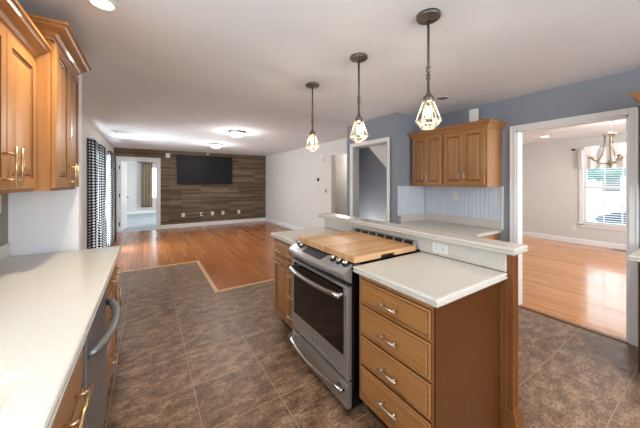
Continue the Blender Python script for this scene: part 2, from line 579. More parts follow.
# baseboards
BB = [(0, 0), (0.014, 0), (0.014, 0.085), (0.006, 0.105), (0, 0.105)]
def base(name, path, k=1.0):
    b = MB(); b.sweep([(o, z * k) for o, z in BB], path); return struct(b.build(name, M['white']))
base('baseboard_back', [(0.33, TVY), (LRX, TVY)], 1.15)
base('baseboard_right_living', [(LRX, TVY), (LRX, 5.25)], 1.15)
base('baseboard_left_living', [(XL, 2.82), (XL, 5.15)])
base('baseboard_dining_far', [(8.45, 3.3), (8.45, -1.5)], 1.1)
base('baseboard_dining_left', [(3.70, 3.3), (8.45, 3.3)], 1.1)
base('baseboard_bedroom_far', [(-2.5, 14.8), (2.4, 14.8)], 1.1)
base('baseboard_kitchen_right', [(XR, 1.52), (XR, 1.437)])

# casings (each one frame piece mesh)
def casing_y(name, x, d, ya, yb, ztop, wd, depth=0.018, jamb=0.12, jm='white'):
    """casing round an opening in a wall at x whose face looks along d; also lines the jamb"""
    b = MB()
    xa, xb = sorted((x, x + d * depth))
    b.box(xa, xb, ya - wd, ya, 0, ztop + wd, 0.004)
    b.box(xa, xb, yb, yb + wd, 0, ztop + wd, 0.004)
    b.box(xa, xb, ya, yb, ztop, ztop + wd, 0.004)
    xi = x + d * (depth + .006)
    xa2, xb2 = sorted((x, xi))
    b.box(xa2, xb2, ya - wd, ya - wd + .016, 0, ztop + wd, 0.004)
    b.box(xa2, xb2, yb + wd - .016, yb + wd, 0, ztop + wd, 0.004)
    b.box(xa2, xb2, ya - wd, yb + wd, ztop + wd - .016, ztop + wd, 0.004)
    b.mi = 1
    xj0, xj1 = sorted((x + d * 0.004, x - d * (jamb + .004)))
    b.box(xj0, xj1, ya - .001, ya + .016, 0, ztop)
    b.box(xj0, xj1, yb - .016, yb + .001, 0, ztop)
    b.box(xj0, xj1, ya, yb, ztop - .016, ztop + .001)
    return struct(b.build(name, [M['white'], M[jm]]))
casing_y('trim_5', XR, -1, 0.514, 1.377, 2.02, 0.058)
casing_y('trim_6', 2.964, -1, 2.775, 3.562, 2.03, 0.058, jm='hall')
b = MB()
for xa, xb in ((-0.80, -0.72), (0.235, 0.325)):
    b.box(xa, xb, TVY - .02, TVY, 0, 2.17, 0.004)
b.box(-0.72, 0.235, TVY - .02, TVY, 2.09, 2.17, 0.004)
b.box(-0.721, -0.70, TVY - .004, TVY + .124, 0, 2.09); b.box(0.215, 0.236, TVY - .004, TVY + .124, 0, 2.09)
b.box(-0.70, 0.215, TVY - .004, TVY + .124, 2.07, 2.091)
struct(b.build('trim_7', M['white']))

# door of the bedroom, swung open into it
d = thing('door_1', 'white', 'door', (-0.69, TVY + .13, 0))
del d['label']; del d['category']; struct(d)
ang = math.radians(83)
def dpt(u, v, z):   # u along the leaf, v across its thickness
    return (-0.69 + u * math.cos(ang) + v * math.sin(ang), TVY + .13 + u * math.sin(ang) - v * math.cos(ang), z)
b = MB()
def dbox(b, u0, u1, v0, v1, z0, z1):
    p = [dpt(u, v, z) for z in (z0, z1) for u, v in ((u0, v0), (u1, v0), (u1, v1), (u0, v1))]
    b.poly(p, [(0, 1, 2, 3), (4, 5, 6, 7), (0, 1, 5, 4), (1, 2, 6, 5), (2, 3, 7, 6), (3, 0, 4, 7)])
dbox(b, 0, 0.82, 0, 0.036, 0.012, 2.05)
for u0, u1 in ((0.1, 0.36), (0.46, 0.72)):
    for z0, z1 in ((0.2, 0.85), (1.0, 1.55), (1.67, 1.92)):
        dbox(b, u0, u1, 0.036, 0.041, z0, z1)
b.build('door_leaf', M['white'], d)
for z in (0.22, 1.05, 1.86):
    b = MB(); b.box(-0.70, -0.675, TVY + .08, TVY + .135, z - .05, z + .05, .003); b.build('hinge', M['dark'], d)
b = MB(); b.tube([dpt(0.76, 0.036, 0.96), dpt(0.76, 0.09, 0.96)], 0.016); b.tube([dpt(0.77, 0.085, 0.96), dpt(0.65, 0.085, 0.96)], 0.012)
b.build('door_handle', M['dark'], d)

# windows ----------------------------------------------------------------
def wroot(name, loc):
    o = bpy.data.objects.new(name, None); COL.objects.link(o); o.location = loc; WLOC[o.name] = Vector(loc); return struct(o)
# dining room double-hung window
W1 = wroot('window_1', (8.45, 1.31, 0.5))
b = MB(); x0 = 8.425
b.box(x0, 8.45, 0.63, 0.72, 0.44, 2.15, .004); b.box(x0, 8.45, 1.905, 1.975, 0.44, 2.15, .004); b.box(x0, 8.45, 0.72, 1.905, 2.06, 2.15, .004)
b.box(x0 - .03, 8.45, 0.60, 2.0, 0.47, 0.50, .004); b.box(x0, 8.45, 0.63, 1.975, 0.40, 0.47, .004)
b.build('window_frame', M['white'], W1)
for nm, z0, z1, xx in (('lower_sash', 0.50, 1.34, 8.475), ('upper_sash', 1.30, 2.06, 8.52)):
    b = MB()
    b.box(xx, xx + .035, 0.72, 0.765, z0, z1); b.box(xx, xx + .035, 1.86, 1.905, z0, z1)
    b.box(xx, xx + .035, 0.765, 1.86, z0, z0 + .045); b.box(xx, xx + .035, 0.765, 1.86, z1 - .045, z1)
    for k in (1, 2, 3):
        y = 0.765 + k * (1.095 / 4); b.box(xx + .005, xx + .03, y - .009, y + .009, z0 + .045, z1 - .045)
    zz = (z0 + z1) / 2; b.box(xx + .005, xx + .03, 0.765, 1.86, zz - .009, zz + .009)
    sa = b.build(nm, M['white'], W1)
    b = MB(); b.box(xx + .015, xx + .02, 0.765, 1.86, z0 + .045, z1 - .045); b.build('pane', M['glass'], sa)
# patio door behind the gingham curtains
W2 = wroot('window_2', (XL, 6.6, 0))
b = MB()
for ya, yb in ((5.6, 5.68), (6.8, 6.9), (8.02, 8.1)):
    b.box(XL - .09, XL - .03, ya, yb, 0.04, 2.05)
b.box(XL - .09, XL - .03, 5.68, 8.02, 1.97, 2.05); b.box(XL - .09, XL - .03, 5.68, 8.02, 0.04, 0.12)
b.build('window_frame', M['white'], W2)
for ya, yb in ((5.68, 6.8), (6.9, 8.02)):
    b = MB(); b.box(XL - .065, XL - .055, ya, yb, 0.12, 1.97); b.build('pane', M['glass'], W2)
# unseen window over the sink, added to let the left fill light in
W3 = wroot('window_added', (XL, .25, 1.1))
b = MB(); b.box(XL - .09, XL - .03, -.6, -.54, 1.1, 2.1); b.box(XL - .09, XL - .03, 1.04, 1.1, 1.1, 2.1); b.box(XL - .09, XL - .03, .22, .28, 1.1, 2.1)
b.box(XL - .09, XL - .03, -.54, 1.04, 1.1, 1.16); b.box(XL - .09, XL - .03, -.54, 1.04, 2.04, 2.1)
b.build('window_frame', M['white'], W3)
for ya, yb in ((-.54, .22), (.28, 1.04)):
    b = MB(); b.box(XL - .065, XL - .055, ya, yb, 1.16, 2.04); b.build('pane', M['glass'], W3)
# bedroom window
W4 = wroot('window_4', (.48, 14.8, .75))
b = MB(); b.box(-.05, .02, 14.77, 14.8, .68, 2.17); b.box(.95, 1.02, 14.77, 14.8, .68, 2.17); b.box(.02, .95, 14.77, 14.8, 2.1, 2.17); b.box(-.05, 1.02, 14.75, 14.8, .68, .75)
b.box(.02, .95, 14.84, 14.87, 1.4, 1.45); b.box(.24, .26, 14.84, 14.87, .75, 2.1); b.box(.47, .49, 14.84, 14.87, .75, 2.1); b.box(.70, .72, 14.84, 14.87, .75, 2.1); b.box(.02, .95, 14.84, 14.87, 1.07, 1.09); b.box(.02, .95, 14.84, 14.87, 1.76, 1.78)
b.build('window_frame', M['white'], W4)
b = MB(); b.box(.02, .95, 14.85, 14.855, .75, 2.1); b.build('pane', M['glass'], W4)

# ------------------------------------------------------------------ cabinets
DOOR = [(0, .02), (0, .004), (.004, 0), (.052, 0), (.056, .006), (.062, .009), (.070, .009), (.074, .0075), (.098, .0025), (.102, .0015)]
DRAW = [(0, .02), (0, .008), (.010, .0035), (.012, .006), (.016, .0055), (.019, .0005), (.024, 0)]
def door(parent, d, xf, y0, y1, z0, z1, name='door', m='cab'):
    k = min(1.0, (y1 - y0) / 0.30)
    pr = [(i * k if i > .005 else i, dp) for i, dp in DOOR]
    b = MB(); b.rings(d, xf, y0, y1, z0, z1, pr, (3, 5)); return b.build(name, [M[m], M['glaze']], parent)
def drawer(parent, d, xf, y0, y1, z0, z1, m='cab_h'):
    b = MB(); b.rings(d, xf, y0, y1, z0, z1, DRAW, (0, 3)); return b.build('drawer', [M[m], M['glaze']], parent)
def pull(parent, d, xf, y, z, axis, L=0.13, m='nickel', out=0.038, r=0.0055):
    b = MB(); xb = xf + d * out
    if axis == 'Y':
        b.tube([(xb, y - L / 2, z), (xb, y + L / 2, z)], r, 10)
        for s in (-1, 1): b.tube([(xf - d * .002, y + s * L * .33, z), (xb, y + s * L * .33, z)], r * .85, 8)
    else:
        b.tube([(xb, y, z - L / 2), (xb, y, z + L / 2)], r, 10)
        for s in (-1, 1): b.tube([(xf - d * .002, y, z + s * L * .33), (xb, y, z + s * L * .33)], r * .85, 8)
    return b.build('handle', M[m], parent)
CROWN = [(0, 0), (.008, 0), (.010, .012), (.016, .016), (.022, .030), (.038, .044), (.046, .048), (.050, .058), (.058, .062), (.058, .074), (0, .074)]

# --- island -------------------------------------------------------------
IX = 1.075     # front of doors and drawers
g = thing('base_cabinet', 'brown maple island cabinet with four wide drawers right of the range', 'cabinet', (1.4, 0.99, 0))
b = MB(); b.box(IX + .02, 1.69, 0.745, 1.255, 0.10, 0.874); b.build('body', M['cab'], g)
b = MB(); b.box(IX + .085, 1.69, 0.755, 1.255, 0.0, 0.10); b.build('toe_kick', M['kick'], g)
b = MB(); b.box(IX + .02, 1.69, 0.735, 0.745, 0.0, 0.874); b.build('end_panel', M['cab_shaded'], g)
for z0, z1 in ((.70, .838), (.515, .685), (.335, .50), (.155, .32)):
    dr = drawer(g, -1, IX, 0.752, 1.232, z0, z1)
    pull(dr, -1, IX, 0.985, (z0 + z1) / 2, 'Y')
g = thing('base_cabinet', 'narrow maple island drawer stack just left of the range', 'cabinet', (1.4, 2.11, 0))
b = MB(); b.box(IX + .02, 1.69, 2.045, 2.185, 0.10, 0.874); b.build('body', M['cab'], g)
b = MB(); b.box(IX + .085, 1.69, 2.045, 2.185, 0.0, 0.10); b.build('toe_kick', M['kick'], g)
for z0, z1 in ((.70, .838), (.515, .685), (.335, .50), (.155, .32)):
    dr = drawer(g, -1, IX, 2.055, 2.175, z0, z1)
    pull(dr, -1, IX, 2.115, (z0 + z1) / 2, 'Y', 0.08)
g = thing('base_cabinet', 'maple cabinet with a drawer over one door at the island end by the hardwood', 'cabinet', (1.4, 2.37, 0))
b = MB(); b.box(IX + .02, 1.69, 2.187, 2.55, 0.10, 0.874); b.build('body', M['cab'], g)
b = MB(); b.box(IX + .085, 1.69, 2.187, 2.53, 0.0, 0.10); b.build('toe_kick', M['kick'], g)
dr = drawer(g, -1, IX, 2.197, 2.54, .70, .838); pull(dr, -1, IX, 2.37, .77, 'Y')
dr = door(g, -1, IX, 2.197, 2.54, .125, .685); pull(dr, -1, IX, 2.37, .655, 'Y')

EDGE = lambda xf, xb, z1, t=.04: [(xb, z1 - t), (xb, z1), (xf + .012, z1), (xf + .004, z1 - .004), (xf + .001, z1 - .010), (xf + .001, z1 - .016), (xf + .006, z1 - .019), (xf + .006, z1 - .022), (xf, z1 - .026), (xf, z1 - .034), (xf + .005, z1 - t)]
def slab(b, x0, x1, y0, y1, z0, z1, r=.008, sides=''):
    b.box(x0, x1, y0, y1, z0, z1, r)
def ogee_top(b, x0, x1, y0, y1, z1, t=.04):
    """worktop with a double-bead edge on all sides"""
    prof = [(0.010, z1 - t), (0.004, z1 - t + .003), (0.0, z1 - .030), (0.0, z1 - .024), (0.007, z1 - .021), (0.007, z1 - .018), (0.001, z1 - .014), (0.001, z1 - .008), (0.005, z1 - .002), (0.012, z1)]
    pts = []; fs = []
    for ins, z in prof:
        pts += [(x0 + ins, y0 + ins, z), (x1 - ins, y0 + ins, z), (x1 - ins, y1 - ins, z), (x0 + ins, y1 - ins, z)]
    n = len(prof)
    fs.append((0, 1, 2, 3)); fs.append(tuple(4 * (n - 1) + k for k in range(4)))
    for i in range(n - 1):
        for k in range(4):
            fs.append((4 * i + k, 4 * i + (k + 1) % 4, 4 * i + 4 + (k + 1) % 4, 4 * i + 4 + k))
    b.poly(pts, fs)
b = MB(); ogee_top(b, 1.048, 1.70, 0.696, 1.262, .914)
tag(b.build('countertop', M['quartz2'], loc=(1.37, .98, .874)), 'speckled cream worktop on the island right of the range', 'countertop')
b = MB(); ogee_top(b, 1.048, 1.70, 2.04, 2.562, .914)
tag(b.build('countertop', M['quartz2'], loc=(1.37, 2.3, .874)), 'speckled cream worktop at the far end of the island left of the range', 'countertop')
# half wall behind the island with its cream upstand, cap and wooden end post
b = MB(); b.box(1.714, 1.772, 0.72, 2.55, 0, 1.03); struct(b.build('wall_island', M['cab']))
b = MB(); b.box(1.70, 1.714, 0.705, 2.55, .9145, 1.03, .002)
tag(b.build('backsplash', M['quartz2'], loc=(1.707, 1.6, .915)), 'cream upstand running behind the range along the island', 'backsplash')
b = MB(); ogee_top(b, 1.625, 1.80, 0.632, 2.572, 1.07)
tag(b.build('bar_top', M['quartz2'], loc=(1.7, 1.6, 1.03)), 'long narrow cream ledge capping the island half wall', 'countertop')
p = thing('corner_post', 'brown wooden post with stepped plinth under the right end of the island ledge', 'post', (1.74, .70, 0))
b = MB(); b.box(1.712, 1.776, 0.672, 0.72, 0.13, 1.03, .002); b.box(1.703, 1.735, 0.705, 0.72, .13, .914)
for xx in (1.728, 1.744, 1.760): b.box(xx - .003, xx + .003, .6695, .673, .16, 1.0)
b.build('post_shaft', M['cab_half_shaded'], p)
b = MB(); b.box(1.695, 1.795, .654, .735, 0, .105, .003); b.box(1.700, 1.789, .660, .73, .105, .122, .003); b.box(1.706, 1.783, .666, .725, .122, .14, .004)
b.build('plinth', M['cab_half_shaded'], p)

def outlet(name, face, c, label, m='plate', w=.07, h=.115, kind='outlet', cat='outlet', group=None, horiz=False):
    """face: unit axis the plate looks along, 'x+','x-','y-'"""
    x, y, z = c
    t = thing(name, label, cat, c, group)
    if horiz: w, h = h, w
    def bx(b, u0, u1, v0, v1, d0, d1, bev=0):
        if face == 'x-': b.box(x - d1, x - d0, y + u0, y + u1, z + v0, z + v1, bev)
        elif face == 'x+': b.box(x + d0, x + d1, y + u0, y + u1, z + v0, z + v1, bev)
        else: b.box(x + u0, x + u1, y - d1, y - d0, z + v0, z + v1, bev)
    b = MB(); bx(b, -w / 2, w / 2, -h / 2, h / 2, 0, .006, .002); b.build('wall_plate', M[m], t)
    if kind == 'outlet':
        for s in (-1, 1):
            b = MB()
            if horiz: bx(b, s * .026 - .017, s * .026 + .017, -.014, .014, .006, .009, .002)
            else: bx(b, -.017, .017, s * .026 - .014, s * .026 + .014, .006, .009, .002)
            o = b.build('socket', M['plate'], t)
            b = MB()
            for q in (-1, 1):
                if horiz: bx(b, s * .026 - .005, s * .026 + .005, q * .006 - .0013, q * .006 + .0013, .009, .0095)
                else: bx(b, q * .006 - .0013, q * .006 + .0013, s * .026 - .005, s * .026 + .005, .009, .0095)
            b.build('slot', M['dark'], o)
    elif kind == 'switch':
        b = MB(); bx(b, -.017, .017, -.032, .032, .006, .012, .003); b.build('rocker', M['plate'] if m == 'plate' else M['dark'], t)
    return t
outlet('wall_outlet', 'x-', (1.70, 1.107, .966), 'white double outlet set sideways in the island upstand', horiz=True)

# --- range --------------------------------------------------------------
R = thing('range', 'stainless slide-in electric range with black sides set into the island', 'range', (1.36, 1.655, 0))
RY0, RY1 = 1.28, 2.032
XF = 1.045
b = MB(); b.box(XF + .012, 1.69, RY0, RY1, .03, .905); b.build('body', M['black_steel'], R)
b = MB(); b.box(1.10, 1.69, RY0 + .03, RY1 - .03, 0, .03); b.build('foot_base', M['dark'], R)
b = MB(); b.box(1.06, 1.698, RY0 - .012, RY1 + .004, .9155, .926, .003); b.build('cooktop', M['black_steel'], R)
bow = lambda y, k: k * (1 - ((y - (RY0 + RY1) / 2) / ((RY1 - RY0) / 2)) ** 2)
# bowed control panel
b = MB(); prof = [(1.125, .905, 0), (1.125, .935, 0), (1.112, .938, 0), (1.004, .877, 1), (.996, .870, 1), (.993, .862, 1), (.995, .842, 1), (1.005, .832, 1), (1.035, .806, .3), (1.06, .795, 0)]
ns = 17; pts = []; n = len(prof)
for i in range(ns):
    y = RY0 + (RY1 - RY0) * i / (ns - 1)
    for x, z, k in prof: pts.append((x - bow(y, .028) * k, y, z))
fs = [tuple(range(n)), tuple((ns - 1) * n + k for k in range(n))]
for i in range(ns - 1):
    for k in range(n):
        fs.append((i * n + k, i * n + (k + 1) % n, (i + 1) * n + (k + 1) % n, (i + 1) * n + k))
b.poly(pts, fs)
cp = b.build('control_panel', M['steel'], R)
def on_panel(t, y, h=0.0):   # t from back (0) to front (1) on the sloping face
    xb, zb, xf_, zf_ = 1.112, .938, 1.004 - bow(y, .028), .877
    nrm = Vector((-(zb - zf_), 0, (xb - xf_))).normalized()
    return Vector((xb + (xf_ - xb) * t, y, zb + (zf_ - zb) * t)) + nrm * h
b = MB()
q = [(.16, 1.54), (.16, 1.83), (.84, 1.815), (.84, 1.555)]
b.poly([on_panel(t, y, .0005) for t, y in q] + [on_panel(t, y, .002) for t, y in q], [(0, 1, 2, 3), (4, 5, 6, 7), (0, 1, 5, 4), (1, 2, 6, 5), (2, 3, 7, 6), (3, 0, 4, 7)])
b.build('display', M['display'], cp)
for y, t in ((1.965, .38), (1.90, .5), (1.46, .5), (1.395, .52), (1.33, .52)):
    b = MB()
    b.tube([on_panel(t, y, 0), on_panel(t, y, .010)], .026, 20); b.build('knob', M['dark'], cp)
    b = MB(); b.tube([on_panel(t, y, .008), on_panel(t, y, .024), on_panel(t, y, .028)], [.02, .018, .013], 20); b.build('knob', M['chrome'], cp)
# oven door
dz0, dz1 = .205, .778
od = MB(); od.rings(-1, XF - .02, RY0 + .004, RY1 - .004, dz0, dz1, [(0, .036), (0, .004), (.004, 0), (.03, 0), (.034, .002)])
od = od.build('oven_door', M['steel'], R)
b = MB(); b.box(XF - .0215, XF - .017, RY0 + .045, RY1 - .035, .345, dz1 - .012, .001); b.build('oven_window', M['oven_glass'], od)
def bar(zc, bk, ya, yb, r, x0):
    pts = []
    for i in range(13):
        u = i / 12; y = ya + (yb - ya) * u
        pts.append((x0 - bk * (1 - (2 * u - 1) ** 2), y, zc))
    return pts
b = MB(); b.tube(bar(.725, .03, RY0 + .035, RY1 - .025, 0, XF - .062), .017, 12)
for y in (RY0 + .05, RY1 - .04): b.tube([(XF - .02, y, .725), (XF - .066, y, .725)], .014, 10)
b.build('oven_handle', M['chrome'], od)
b = MB(); b.lathe([(0, XF - .0245), (.012, XF - .0245), (.0145, XF - .022), (.0145, XF - .0195)], (0, 1.69, .275), 20, axis='X'); b.build('badge', M['chrome'], od)
b = MB()   # round monogram on the badge
b.tube([(XF - .0248, 1.69 + .0105 * math.cos(a), .275 + .0105 * math.sin(a)) for a in [k * PI / 10 for k in range(20)]], .0012, 6, True)
b.tube([(XF - .0248, 1.6935 + .004 * math.cos(a), .275 + .0055 * math.sin(a)) for a in [PI * .3 + k * PI * .14 for k in range(11)]], .001, 6)
b.tube([(XF - .0248, 1.686 + .0035 * math.cos(a), .275 + .0055 * math.sin(a)) for a in [PI * .3 + k * PI * .14 for k in range(11)]], .001, 6)
b.build('monogram', M['dark'], od)
wd = MB(); wd.box(XF - .02, XF + .016, RY0 + .004, RY1 - .004, .03, .188, .004); wd = wd.build('warming_drawer', M['steel'], R)
b = MB(); b.tube(bar(.152, .045, RY0 + .02, RY1 - .02, 0, XF - .05), .014, 12)
for y in (RY0 + .05, RY1 - .05): b.box(XF - .06, XF - .018, y - .03, y + .03, .138, .166, .004)
b.build('drawer_handle', M['chrome'], wd)
# rear vent with dark slots
b = MB(); b.prism([(1.648, .926), (1.655, .984), (1.698, .984), (1.698, .926)], 'Y', RY0 + .01, RY1 - .01)
v = b.build('rear_vent', M['steel'], R)
for k in range(7):
    y = 1.30 + k * .096
    b = MB(); b.box(1.6525, 1.685, y, y + .078, .983, .9852); b.prism([(1.6490, .948), (1.6530, .982), (1.657, .982), (1.653, .948)], 'Y', y, y + .078)
    b.build('vent_slot', M['dark'], v)
# cutting board
b = MB()
X0, X1, Y0, Y1 = 1.062, 1.642, 1.262, 1.985
b.prism([(X0, .9265), (1.285, .9265), (1.29, .947), (1.413, .947), (1.418, .9265), (X1, .9265), (X1, .960), (X1 - .004, .964), (X0 + .004, .964), (X0, .960)], 'Y', Y0, Y0 + .05)
b.box(X0, X1, Y0 + .05, Y1, .9265, .964)
tag(b.build('cutting_board', M['butcher'], loc=(1.35, 1.62, .9265)), 'large butcher block board with a hand notch covering the cooktop', 'cutting board')

# --- left counter run ---------------------------------------------------
LX = -0.205    # fronts
g = thing('base_cabinet', 'maple sink base under the left worktop nearest the camera with wide front panel', 'cabinet', (-.5, .9, 0))
b = MB(); b.box(XL + .003, LX - .02, .30, 1.365, .10, .70); b.box(LX - .06, LX - .02, .30, 1.365, .70, .873); b.box(XL + .003, LX - .06, 1.30, 1.365, .70, .873); b.build('body', M['cab'], g)
b = MB(); b.box(XL + .003, LX - .09, .30, 1.365, 0, .10); b.build('toe_kick', M['kick'], g)
dr = drawer(g, 1, LX, .86, 1.35, .655, .86); pull(dr, 1, LX, 1.115, .715, 'Y', .2, 'champagne', .04, .007)
dr = door(g, 1, LX, .86, 1.35, .125, .64); pull(dr, 1, LX, .92, .55, 'Z', .13, 'champagne')
dr = drawer(g, 1, LX, .32, .85, .655, .86)
dr = door(g, 1, LX, .32, .85, .125, .64)
D = thing('dishwasher', 'dark stainless dishwasher with a bowed bar handle under the left worktop', 'dishwasher', (-.5, 1.68, 0))
b = MB(); b.box(XL + .02, LX - .03, 1.375, 1.985, .02, .868); b.build('body', M['dark'], D)
b = MB(); b.box(LX - .03, LX + .004, 1.378, 1.982, .115, .862, .004); dd = b.build('door', M['steel_dark'], D)
b = MB(); b.box(LX - .08, LX - .05, 1.38, 1.98, 0.0, .11); b.build('kick_plate', M['dark'], D)
b = MB(); pts = [(LX, 1.40, .735)] + [(LX + .03 + .04 * (1 - (2 * i / 8 - 1) ** 2), 1.415 + .53 * i / 8, .735) for i in range(9)] + [(LX, 1.96, .735)]
b.tube(pts, .019, 10); b.build('handle', M['steel_dark'], dd)
g = thing('base_cabinet', 'maple three drawer stack beyond the dishwasher under the left worktop', 'cabinet', (-.5, 2.17, 0))
b = MB(); b.box(XL + .003, LX - .02, 1.995, 2.34, .10, .873); b.build('body', M['cab'], g)
b = MB(); b.box(XL + .003, LX - .09, 1.995, 2.34, 0, .10); b.build('toe_kick', M['kick'], g)
for z0, z1 in ((.70, .858), (.42, .685), (.125, .405)):
    dr = drawer(g, 1, LX, 2.005, 2.33, z0, z1); pull(dr, 1, LX, 2.168, (z0 + z1) / 2 + .02, 'Y', .13, 'champagne')
g = thing('base_cabinet', 'maple drawer and door cabinet at the far end of the left worktop', 'cabinet', (-.5, 2.5, 0))
b = MB(); b.box(XL + .003, LX - .02, 2.342, 2.67, .10, .873); b.build('body', M['cab'], g)
b = MB(); b.box(XL + .003, LX - .09, 2.342, 2.66, 0, .10); b.build('toe_kick', M['kick'], g)
dr = drawer(g, 1, LX, 2.352, 2.66, .70, .858); pull(dr, 1, LX, 2.506, .77, 'Y', .13, 'champagne')
dr = door(g, 1, LX, 2.352, 2.66, .125, .685); pull(dr, 1, LX, 2.40, .60, 'Z', .13, 'champagne')
# worktop with a sink cut-out
SX0, SX1, SY0, SY1 = -.70, -.268, .36, 1.045
b = MB()
z1 = .914
prof = [(0.010, z1 - .04), (0.004, z1 - .037), (0.0, z1 - .030), (0.0, z1 - .024), (0.007, z1 - .021), (0.007, z1 - .018), (0.001, z1 - .014), (0.001, z1 - .008), (0.005, z1 - .002), (0.012, z1)]
x0, x1, y0, y1 = XL + .001, -.178, .28, 2.69
pts = []; fs = []
for ins, z in prof:
    pts += [(x0, y0, z), (x1 - ins, y0, z), (x1 - ins, y1 - ins, z), (x0, y1 - ins, z)]
n = len(prof)
for i in range(n - 1):
    for k in range(4): fs.append((4 * i + k, 4 * i + (k + 1) % 4, 4 * i + 4 + (k + 1) % 4, 4 * i + 4 + k))
q = len(pts)
for z in (z1, z1 - .04): pts += [(SX0, SY0, z), (SX1, SY0, z), (SX1, SY1, z), (SX0, SY1, z)]
tp = 4 * (n - 1)
for k in range(4):
    fs.append((tp + k, tp + (k + 1) % 4, q + (k + 1) % 4, q + k))
    fs.append((k, (k + 1) % 4, q + 4 + (k + 1) % 4, q + 4 + k))
    fs.append((q + k, q + (k + 1) % 4, q + 4 + (k + 1) % 4, q + 4 + k))
b.poly(pts, fs)
tag(b.build('countertop', M['quartz'], loc=(-.5, 1.5, .874)), 'long cream worktop along the left wall with a sink cut-out', 'countertop')
b = MB()
prof = [(-.012, .8735), (.0, .900), (.004, .906), (.012, .902), (.022, .72), (.06, .70)]
pts = []; fs = []
for ins, z in [(0, .8735 - .0)] and [(0.001, .70), (0.001, .909), (.006, .910), (.014, .900), (.022, .73), (.06, .71)]:
    pts += [(SX0 + ins, SY0 + ins, z), (SX1 - ins, SY0 + ins, z), (SX1 - ins, SY1 - ins, z), (SX0 + ins, SY1 - ins, z)]
for i in range(5):
    for k in range(4): fs.append((4 * i + k, 4 * i + (k + 1) % 4, 4 * i + 4 + (k + 1) % 4, 4 * i + 4 + k))
fs.append((20, 21, 22, 23)); fs.append((0, 1, 2, 3))
b.poly(pts, fs)
S = b.build('sink', M['sink'], loc=((SX0 + SX1) / 2, .7, .70))
tag(S, 'cream integrated sink basin in the left worktop at the picture corner', 'sink')
b = MB(); b.lathe([(0, .7125), (.04, .7125), (.045, .7105)], (-.48, .7, 0), 20); b.build('drain', M['chrome'], S)
b = MB(); b.box(XL, XL + .018, .28, 2.69, .9145, 1.01, .003)
tag(b.build('backsplash', M['quartz'], loc=(XL, 1.5, .915)), 'low cream upstand along the left wall behind the worktop', 'backsplash')
outlet('wall_outlet', 'x+', (XL, 2.56, 1.28), 'pale outlet on the left wall under the upper cabinets')

# left upper cabinets
def pair_doors(c, d, xf, y0, y1, z0, z1, hz, m, hl=.14):
    ym = (y0 + y1) / 2
    a = door(c, d, xf, y0, ym - .002, z0, z1); pull(a, d, xf, ym - .033, hz, 'Z', hl, m)
    a = door(c, d, xf, ym + .002, y1, z0, z1); pull(a, d, xf, ym + .033, hz, 'Z', hl, m)
g = thing('upper_cabinet', 'lower maple wall cabinet at the top left corner nearest the camera', 'cabinet', (-.66, 1.7, 1.372))
b = MB(); b.box(XL + .003, -.537, 1.33, 2.09, 1.372, 2.134); b.build('body', M['cab'], g)
pair_doors(g, 1, -.515, 1.345, 2.083, 1.39, 2.085, 1.49, 'champagne', .17)
b = MB(); b.sweep([(o * 1.4, 2.094 + z * 1.1) for o, z in CROWN], [(-.537, 2.088), (-.537, 1.27)][::-1]); b.build('crown_moulding', M['cab_h'], g)
g = thing('upper_cabinet', 'taller deeper maple wall cabinet beside the pale end wall', 'cabinet', (-.62, 2.4, 1.372))
b = MB(); b.box(XL + .003, -.462, 2.092, 2.712, 1.372, 2.25); b.build('body', M['cab'], g)
pair_doors(g, 1, -.44, 2.10, 2.704, 1.39, 2.215, 1.475, 'champagne', .15)
b = MB(); b.sweep([(o * 1.6, 2.224 + z * 1.1) for o, z in CROWN], [(XL + .003, 2.092), (-.462, 2.092), (-.462, 2.712)]); b.build('crown_moulding', M['cab_h'], g)

# --- niche at the right wall --------------------------------------------
NY0, NY1 = 1.522, 2.588
g = thing('base_cabinet', 'maple base cabinet under the niche worktop on the blue wall', 'cabinet', (3.3, 2.05, 0))
b = MB(); b.box(3.055, XR - .003, NY0 + .03, NY1 - .004, .1, .816); b.build('body', M['cab_x'], g)
b = MB(); b.box(3.12, XR - .003, NY0 + .03, NY1 - .004, 0, .1); b.build('toe_kick', M['kick'], g)
for ya, yb in ((NY0 + .04, 2.06), (2.07, NY1 - .015)):
    dr = drawer(g, -1, 3.035, ya, yb, .66, .80); pull(dr, -1, 3.035, (ya + yb) / 2, .73, 'Y')
    dr = door(g, -1, 3.035, ya, yb, .125, .645)
    pull(dr, -1, 3.035, yb - .05 if ya < 2 else ya + .05, .56, 'Z')
b = MB(); ogee_top(b, 3.0, XR, NY0, NY1 - .002, .856)
tag(b.build('countertop', M['quartz2'], loc=(3.3, 2.05, .816)), 'cream worktop in the niche below the right wall cabinets', 'countertop')
b = MB(); b.box(XR - .018, XR, NY0, NY1 - .002, .8565, .955, .003); b.box(3.02, XR - .018, NY1 - .02, NY1 - .002, .8565, .955, .003)
tag(b.build('backsplash', M['quartz2'], loc=(XR, 2.05, .857)), 'cream upstand round two sides of the niche worktop', 'backsplash')
def bead_profile(a0, a1, f, s):
    """beaded board: list of (along, depth)"""
    out = [(a0, 0)]; n = max(1, round((a1 - a0) / .05)); st = (a1 - a0) / n
    for k in range(n):
        a = a0 + k * st
        out += [(a + .002, s * .009), (a + st - .012, s * .009), (a + st - .010, s * .004), (a + st - .008, s * .010), (a + st - .003, s * .010), (a + st - .001, s * .004)]
    out += [(a1, 0)]
    return out
b = MB(); pr = bead_profile(NY0, NY1 - .012, 0, -1); b.prism([(XR + d, y) for y, d in pr], 'Z', .956, 1.372)
tag(b.build('beadboard_panel', M['bead'], loc=(XR, 2.05, .956)), 'pale blue beadboard panel on the wall between niche worktop and cabinets', 'wall panel')
b = MB(); pr = bead_profile(2.97, XR - .011, 0, -1); b.prism([(x, 2.589 + d) for x, d in pr], 'Z', .956, 1.372)
